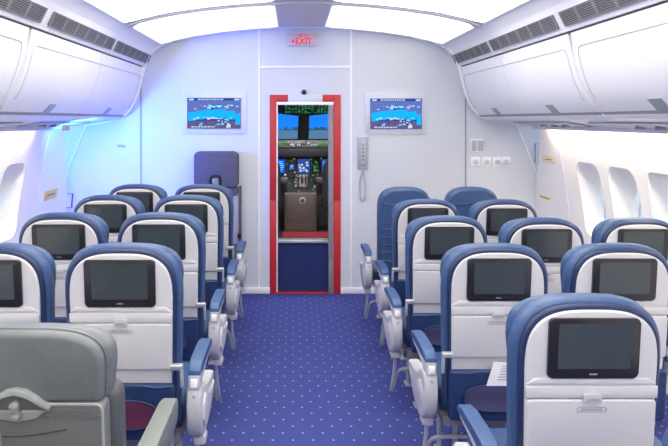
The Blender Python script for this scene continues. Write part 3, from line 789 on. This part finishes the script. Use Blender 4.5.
# ---------------------------------------------------------------- passenger seat
LEAN = -0.10
def lean(vs):
    for v in vs: v.co.y += LEAN*(v.co.z-0.45)
def lobj(name, bm, m, parent, smooth=True):
    lean(bm.verts); return obj(name, bm, m, parent, smooth)
def armrest(t, x, shroud, side):
    """armrest centred on x; shroud adds the rounded aisle-end housing"""
    prof = [(0.36, 0.648), (0.34, 0.664), (0.28, 0.672), (0.16, 0.674), (0.06, 0.672), (0.015, 0.666), (-.005, 0.650), (-.008, 0.632), (.03, .632), (.06, 0.640), (0.2, 0.640), (0.33, 0.634), (0.36, .638)]
    w = .026
    bm = NB(); prism(bm, prof, 'x', x-w, x+w, .007, 3); pad = obj('armrest', bm, M['padblue'], t)
    under = [(0.34, 0.636), (0.2, 0.640), (0.05, 0.640), (.03, 0.634), (-.012, 0.634), (-.014, .60), (-.010, .575), (.03, .572), (.07, .60), (0.18, 0.615), (0.32, 0.622)]
    bm = NB(); prism(bm, under, 'x', x-w+.003, x+w-.003, .005, 2); ar = obj('armrest_frame', bm, M['grey'], pad)
    bm = NB(); box(bm, x-.014, x+.014, -.019, -.010, .588, .622, .003); obj('release_button', bm, M['ridge'], pad)
    if shroud:
        pr = [(-.004, .586), (-.020, .545), (-.022, .49), (-.010, .43), (.02, .385), (.07, .355), (.13, .345), (.19, .352), (.26, .375), (.33, .415), (.385, .462), (.40, .492), (.385, .505), (.35, .503), (.28, .495), (.22, .50), (.17, .525), (.12, .56), (.06, .578)]
        bm = NB(); prism(bm, pr, 'x', x-.030, x+.028, .012, 3); sh = obj('side_shroud', bm, M['grey'], t)
        pr2 = [(.03, .50), (.02, .45), (.06, .405), (.13, .385), (.21, .395), (.30, .43), (.36, .472), (.28, .47), (.20, .475), (.14, .505), (.08, .53)]
        bm = NB(); prism(bm, pr2, 'x', x+side*.027-.005, x+side*.027+.009, .004, 2); obj('shroud_inlay', bm, M['shell'], sh)
        bm = NB(); disc(bm, x+.0, -.019, .555, .006, .006, 'y', 10); obj('screw', bm, M['seam'], sh)
        bm = NB(); box(bm, x+side*.005-.02, x+side*.005+.03, .06, .13, .325, .36, .008); obj('foot_clip', bm, M['grey'], sh)

def passenger_seat(label, x, ytop, side=1, scale=1.0, aisle=True, netmat='meshblue', outer=False, plain=False, inner=True):
    """seat facing +Y; ytop is the distance of the top of the back. side = direction of the aisle arm"""
    t = thing('passenger_chair', label, 'seat', (x, ytop+.072*scale, 0), group='blue passenger seats', scale=scale)
    if not plain:
        bm = NB(); prism(bm, seat_outline(.47, 1.126, .188, .199, .94, 3.1), 'y', -.006, .03, .007, 3); sh = lobj('back_shell', bm, M['shell'], t)
        # groove line where the upper shell steps over the tray header
        bm = NB(); prism(bm, [(-.199, .893), (.199, .893), (.199, .860), (.196, .856), (-.196, .856), (-.199, .860)], 'y', -.016, 0, .005, 2); lobj('tray_header', bm, M['shell'], t)
        bm = NB(); prism(bm, [(-.17, .917), (.17, .917), (.196, .899), (-.196, .899)], 'y', -.012, 0, .004, 2); lobj('shell_step', bm, M['shell'], sh)
        # screen
        bm = NB(); prism(bm, rrect(-.136, .136, .920, 1.104, .014), 'y', -.017, -.002, .004, 2); bz = lobj('screen_bezel', bm, M['bezel'], t)
        bm = NB(); prism(bm, rrect(-.108, .108, .950, 1.088, .004), 'y', -.0185, -.015, 0); lobj('screen', bm, M['screen'], bz)
        bm = NB(); box(bm, -.012, .012, -.0182, -.016,   .931, .935); lobj('brand_mark', bm, M['seam'], bz)
        # tray
        bm = NB(); prism(bm, rrect(-.194, .194, .668, .853, .012), 'y', -.018, -.001, .005, 2); tr = lobj('tray_table', bm, M['tray'], t)
        bm = NB(); prism(bm, rrect(-.026, .026, .846, .872, .005), 'y', -.026, -.014, .003, 2); la = lobj('latch', bm, M['grey'], tr)
        bm = NB(); prism(bm, rrect(-.017, .017, .854, .860, .002), 'y', -.028, -.024, 0); lobj('latch_slot', bm, M['seam'], la)
        bm = NB(); pts = rrect(-.044, .044, .816, .830, .006); tube(bm, [(u, -.0185, v) for u, v in pts], .0014, 5, True); lobj('embossed_slot', bm, M['seam'], tr)
        bm = NB()
        for k in range(9):
            a = -.033+.0073*k; box(bm, a, a+.005, -.0192, -.0175, .820, .826)
        lobj('embossed_lettering', bm, M['seam'], tr, False)
        # hinge at the tray's lower corner on the aisle side
        bm = NB(); box(bm, side*.213-.024, side*.213+.024, -.030, .0, .668, .692, .006, 3); box(bm, side*.232-.006, side*.232+.006, -.03, -.01, .60, .672, .004); lobj('tray_hinge', bm, M['metal'], t)
        # blue rim and back cushion
        bm = NB(); prism(bm, seat_outline(.46, 1.142, .203, .214, .945, 3.0), 'y', .004, .04, .010, 3); lobj('rim_piping', bm, M['bluetrim'], t)
        bm = NB(); prism(bm, seat_outline(.43, 1.157, .213, .230, .95, 2.9), 'y', .022, .09, .020, 4); cu = lobj('back_cushion', bm, M['blue'], t)
        bm = NB(); prism(bm, seat_outline(.935, 1.150, .220, .226, 1.02, 3.0, .03), 'y', .075, .125, .024, 4); lobj('headrest', bm, M['blue'], t)
        # lower cover + literature pocket
        bm = NB(); prism(bm, rrect(-.200, .200, .39, .665, .02), 'y', .000, .05, .012, 3); lobj('lower_cover', bm, M['navy'], t)
        bm = NB(); prism(bm, rrect(-.202, .202, .385, .612, .02), 'y', -.030, .005, .012, 3); pk = lobj('literature_pocket', bm, M['navy'], t)
        bm = NB(); tube(bm, smoothpath([(-side*.20, -.032, .611), (-side*.05, -.034, .612), (side*.07, -.034, .613), (side*.13, -.033, .603), (side*.20, -.03, .608)], 4), .0022, 6); lobj('elastic_edge', bm, M['padblue'], pk)
        ov = [(.142*math.copysign(abs(math.cos(a))**.8, math.cos(a)), (.492)+.060*math.copysign(abs(math.sin(a))**.8, math.sin(a))) for a in [2*PI*k/32 for k in range(32)]]
        bm = NB(); prism(bm, ov, 'y', -.037, -.028, .002, 1); nt = lobj('net_pocket', bm, M[netmat], pk)
        bm = NB(); tube(bm, [(u, -.037, v) for u, v in ov], .0035, 6, True); lobj('net_border', bm, M['bluetrim'], nt)
    else:
        # plain leather back without a screen
        bm = NB()
        prism(bm, seat_outline(.44, 1.172, .200, .205, .99, 3.0), 'y', .0, .13, .03, 4)
        lobj('back_cushion', bm, M['blue'], t)
        bm = NB()
        for k, zz in enumerate((.60, .67, .73, .79, .85, .90, 1.05)):
            tube(bm, smoothpath([(-.175, -.001, zz), (-.09, -.003, zz-.008), (.0, -.002, zz+.004), (.10, -.003, zz-.004), (.175, -.001, zz+.006)], 4), .0045, 6)
        lobj('leather_fold', bm, M['blue'], t)
    bm = NB(); box(bm, -.215, .215, .10, .56, .37, .485, .03, 4); obj('seat_cushion', bm, M['blue'], t)
    bm = NB(); box(bm, -.21, .21, .06, .52, .325, .372, .008); obj('seat_pan', bm, M['vent'], t)
    if aisle: armrest(t, side*.276, True, side)
    if inner: armrest(t, -side*.246, False, -side)
    # under-frame
    for lx in (side*.13, -side*.15):
        bm = NB(); tube(bm, smoothpath([(lx, .16, .335), (lx, .17, .2), (lx, .18, .01)], 4), .012, 8); box(bm, lx-.02, lx+.02, .14, .22, 0, .012, .003); obj('leg', bm, M['tube'], t)
        bm = NB(); tube(bm, smoothpath([(lx, .47, .335), (lx, .48, .2), (lx, .49, .01)], 4), .012, 8); box(bm, lx-.02, lx+.02, .45, .53, 0, .012, .003); obj('leg', bm, M['tube'], t)
    bm = NB()
    if aisle: tube(bm, smoothpath([(side*.270, .10, .37), (side*.275, .12, .24), (side*.284, .14, .15), (side*.286, .17, .10), (side*.272, .20, .09), (side*.258, .19, .14), (side*.250, .16, .20), (side*.22, .14, .235), (side*.1, .14, .24), (-side*.2, .14, .24)], 5), .0095, 8)
    else: tube(bm, [(-.2, .14, .24), (.2, .14, .24)], .0095, 8)
    obj('baggage_bar', bm, M['tube'], t)
    return t

P = passenger_seat
# left block, aisle column (front to back)
P('blue seat with screen, left of the aisle, directly in front of grey seat', -.665, 2.47, 1, netmat='meshred')
P('blue seat with screen, left of the aisle, second from the grey seat', -.69, 3.31, 1)
P('blue seat with screen, left of the aisle, third from the grey seat', -.68, 4.10, 1)
P('blue seat with screen, left of the aisle, directly in front of slate crew seat', -.68, 4.80, 1)
# left block, window column
P('blue seat with screen by the left sidewall, cut off by the photo edge', -1.178, 2.47, 1, aisle=False)
P('blue seat with screen by the left sidewall, below the yellow label', -1.205, 3.31, 1, aisle=False)
P('blue seat with screen in left window column, third from the photo edge', -1.195, 4.10, 1, aisle=False)
P('blue seat with screen in left window column, nearest the front wall', -1.18, 4.80, 1, aisle=False)
# right block
s_ = .968
P('blue seat right of the aisle at the bottom corner, only its top corner in view', .848, .955, -1, 1.035)
P('large blue seat with screen at lower right, its whole back nearest the viewer', .870, 1.86, -1, s_)
c1 = P('blue seat with screen right of the aisle, white booklet in its pocket', .852, 2.66, -1, s_)
P('blue seat with screen right of the aisle, third from lower right one', .838, 3.45, -1, s_)
P('blue seat with screen right of the aisle, just behind the plain leather seat', .878, 4.19, -1, s_)
P('blue seat with screen in right middle column, at right photo edge', 1.37, 2.66, -1, s_, aisle=False)
P('blue seat with screen in right middle column, left of the rightmost window seat', 1.332, 3.38, -1, s_, aisle=False)
P('blue seat with screen in right middle column, furthest forward with a screen', 1.385, 4.17, -1, s_, aisle=False)
P('blue seat with screen beside the right sidewall windows, cut by photo edge', 1.838, 3.38, -1, s_, aisle=False, inner=False)
P('plain blue leather seat without screen, by the aisle near the front wall', .8385, 4.80, -1, s_, plain=True)
P('plain blue leather seat without screen, under the dials on the front wall', 1.345, 4.80, -1, s_, aisle=False, plain=True)
# booklet in the pocket
bm = NB()
prism(bm, [(-.075, .575), (.10, .575), (.12, .665), (-.045, .672)], 'y', -.052, -.047)
o = obj('booklet', bm, M['paper'], smooth=False)
o.location = (.852+.028, 2.66+.072*s_-.002, -.04); o.rotation_euler = (0, 0, 0)
tag(o, 'white printed booklet sticking out of the blue seat pocket', 'booklet')
bm = NB()
for k in range(6): box(bm, -.03+.004*k, .09+.004*k, -.0535, -.052, .60+.011*k, .603+.011*k)
obj('print_lines', bm, M['seam'], o, False)

# ---------------------------------------------------------------- grey seats
def grey_seat(label, x, ytop, scale=1.0):
    t = thing('leather_chair', label, 'seat', (x, ytop+.07, 0), group='old grey leather seats', scale=scale)
    bm = NB(); prism(bm, seat_outline(.925, 1.112, .222, .229, 1.02, 3.4, .03), 'y', .02, .10, .03, 5); lobj('headrest', bm, M['gleather'], t)
    bm = NB(); prism(bm, seat_outline(.930, 1.114, .210, .215, 1.0, 3.4, .02), 'y', -.012, .05, .018, 4); h = lobj('head_cover', bm, M['gleather'], t)
    bm = NB()
    pts = [(u, -.0, v) for u, v in seat_outline(.930, 1.114, .213, .218, 1.0, 3.4, .02)]
    tube(bm, [(u, .018, v) for u, _, v in pts], .004, 6, True); lobj('seam_piping', bm, M['gleather'], h)
    bm = NB(); prism(bm, rrect(-.216, .216, .34, .933, .02), 'y', -.014, .04, .006, 3); pn = lobj('back_panel', bm, M['gpanel'], t)
    bm = NB(); tube(bm, [(u, -.013, v) for u, v in rrect(-.211, .211, .36, .929, .018)], .004, 6, True); lobj('panel_edge', bm, M['ghandle'], pn)
    bm = NB(); tube(bm, smoothpath([(-.20, -.0145, .868), (-.08, -.0145, .853), (0, -.0145, .849), (.07, -.0145, .857), (.12, -.0145, .866)], 6), .003, 6); lobj('panel_crease', bm, M['gdark'], pn)
    bm = NB(); prism(bm, rrect(-.234, .234, .34, .95, .04), 'y', .045, .14, .03, 4); lobj('back_cushion', bm, M['gdark'], t)
    # handle
    up = [(-.085, .921), (-.06, .932), (-.03, .957), (0, .965), (.03, .957), (.06, .932), (.085, .921), (.085, .928), (.07, .935), (.05, .954), (.025, .970), (0, .975), (-.025, .970), (-.05, .954), (-.07, .935), (-.085, .928)]
    bm = NB(); prism(bm, up, 'y', -.034, -.008, .004, 2); hd = lobj('tray_handle', bm, M['ghandle'], t)
    bm = NB(); prism(bm, [(-.07, .923), (.07, .923), (.05, .938), (.02, .957), (-.02, .957), (-.05, .938)], 'y', -.018, -.010); lobj('handle_recess', bm, M['gpanel'], hd)
    bm = NB(); prism(bm, [(-.075, .915), (.075, .915), (.045, .892), (0, .883), (-.045, .892)], 'y', -.019, -.012, .003, 1); lobj('lower_scoop', bm, M['ghandle'], hd)
    bm = NB(); prism(bm, rrect(-.010, .010, .921, .944, .008), 'y', -.042, -.018, .004, 2); box(bm, -.004, .010, -.036, -.02, .905, .925, .003); prism(bm, rrect(-.006, .012, .898, .912, .006), 'y', -.040, -.018, .003, 2); lobj('latch_knob', bm, M['knob'], hd)
    for txt, sz, zz in (('LIFE VEST UNDER YOUR SEAT', .0105, .911), ('FASTEN SEAT BELT WHILE SEATED', .0125, .897)):
        o = text_mesh(txt, sz, M['ltext'], 'lettering', pn, (.135, -.0155, zz), sx=.78)
        for v in o.data.vertices: v.co.y += LEAN*(v.co.z-.45)
    bm = NB(); box(bm, -.235, .235, .12, .58, .36, .50, .04, 4); obj('seat_cushion', bm, M['gleather'], t)
    for sx in (-1, 1):
        prof = [(.54, .668), (.53, .69), (.48, .702), (.2, .702), (.05, .70), (.05, .62), (.2, .60), (.46, .60), (.52, .62)]
        bm = NB(); prism(bm, prof, 'x', sx*.268-.028, sx*.268+.028, .010, 3); a = obj('armrest', bm, M['garm'], t)
        bm = NB(); box(bm, sx*.268-.022, sx*.268+.022, .08, .50, .34, .605, .01); obj('armrest_panel', bm, M['gpanel'], a)
        for yy in (.16, .50):
            bm = NB(); tube(bm, [(sx*.2, yy, .36), (sx*.2, yy+.01, .01)], .014, 8); obj('leg', bm, M['tube'], t)
    return t
grey_seat('grey leather seat with latch handle at lower left, in front of blue seats', -.688, 1.60)
grey_seat('grey leather seat at the very bottom left corner, only its shoulder showing', -.712, .94, 1.08)

# ---------------------------------------------------------------- crew seat folded on the bulkhead
YJ = 5.92
t = thing('crew_chair', 'tall slate blue folding crew seat against the front wall, left of doorway', 'seat', (PX(216, YJ), YJ, 0))
bm = NB(); prism(bm, rrect(-.205, .205, PZ(188, YJ), PZ(151.5, YJ), .05, 6), 'y', -.01, .10, .02, 4); hp = obj('head_pad', bm, M['slate'], t)
bm = NB(); prism(bm, rrect(-.195, .195, PZ(196, YJ), PZ(187, YJ), .01), 'y', .01, .10, .006); obj('neck_panel', bm, M['slate'], t)
bm = NB(); prism(bm, rrect(-.19, .205, .48, PZ(193.5, YJ), .02), 'y', .02, .12, .01); obj('back_pad', bm, M['taupe'], t)
bm = NB(); box(bm, .203, .225, .03, .14, .30, PZ(187, YJ), .004); obj('side_rail', bm, M['slate'], t)
bm = NB(); box(bm, -.20, .215, -.03, .14, .30, .50, .02, 3); obj('folded_seat', bm, M['slate'], t)
bm = NB(); tube(bm, smoothpath([(-.05, -.016, PZ(186, YJ)), (-.05, -.02, PZ(178, YJ)), (-.02, -.02, PZ(176, YJ)), (.02, -.02, PZ(176, YJ)), (.04, -.02, PZ(179, YJ)), (.045, -.016, PZ(187, YJ))], 4), .010, 6); obj('harness_guide', bm, M['black'], t)
bm = NB(); box(bm, -.03, .025, -.02, -.008, PZ(188, YJ), PZ(178, YJ), .003); obj('harness_strap', bm, M['vent'], t)
bm = NB(); box(bm, .10, .16, .01, .02, PZ(218.5, YJ), PZ(217.5, YJ)); obj('pad_tab', bm, M['black'], t)
bm = NB(); box(bm, .20, .235, -.03, .02, PZ(238, YJ), PZ(233, YJ), .005); obj('buckle', bm, M['black'], t)
bm = NB(); box(bm, -.18, .18, .0, .14, 0, .30, .01); obj('base', bm, M['taupe'], t)

# ---------------------------------------------------------------- camera and render settings
cam = bpy.data.cameras.new('camera'); co = bpy.data.objects.new('camera', cam); C.objects.link(co)
co.location = (0, 0, CH); co.rotation_euler = (PI/2, 0, 0)
cam.sensor_width = 36; cam.lens = F/668*36
cam.shift_x = (334-293)/668; cam.shift_y = (120-223)/668
cam.clip_start = .05
bpy.context.scene.camera = co
w = bpy.data.worlds.new('world'); bpy.context.scene.world = w; w.use_nodes = True
w.node_tree.nodes['Background'].inputs[0].default_value = (0.75, 0.85, 1, 1); w.node_tree.nodes['Background'].inputs[1].default_value = 0.6
vs = bpy.context.scene.view_settings
vs.view_transform = 'Standard'; vs.look = 'None'; vs.gamma = 1; vs.use_curve_mapping = False; vs.exposure = 0.60
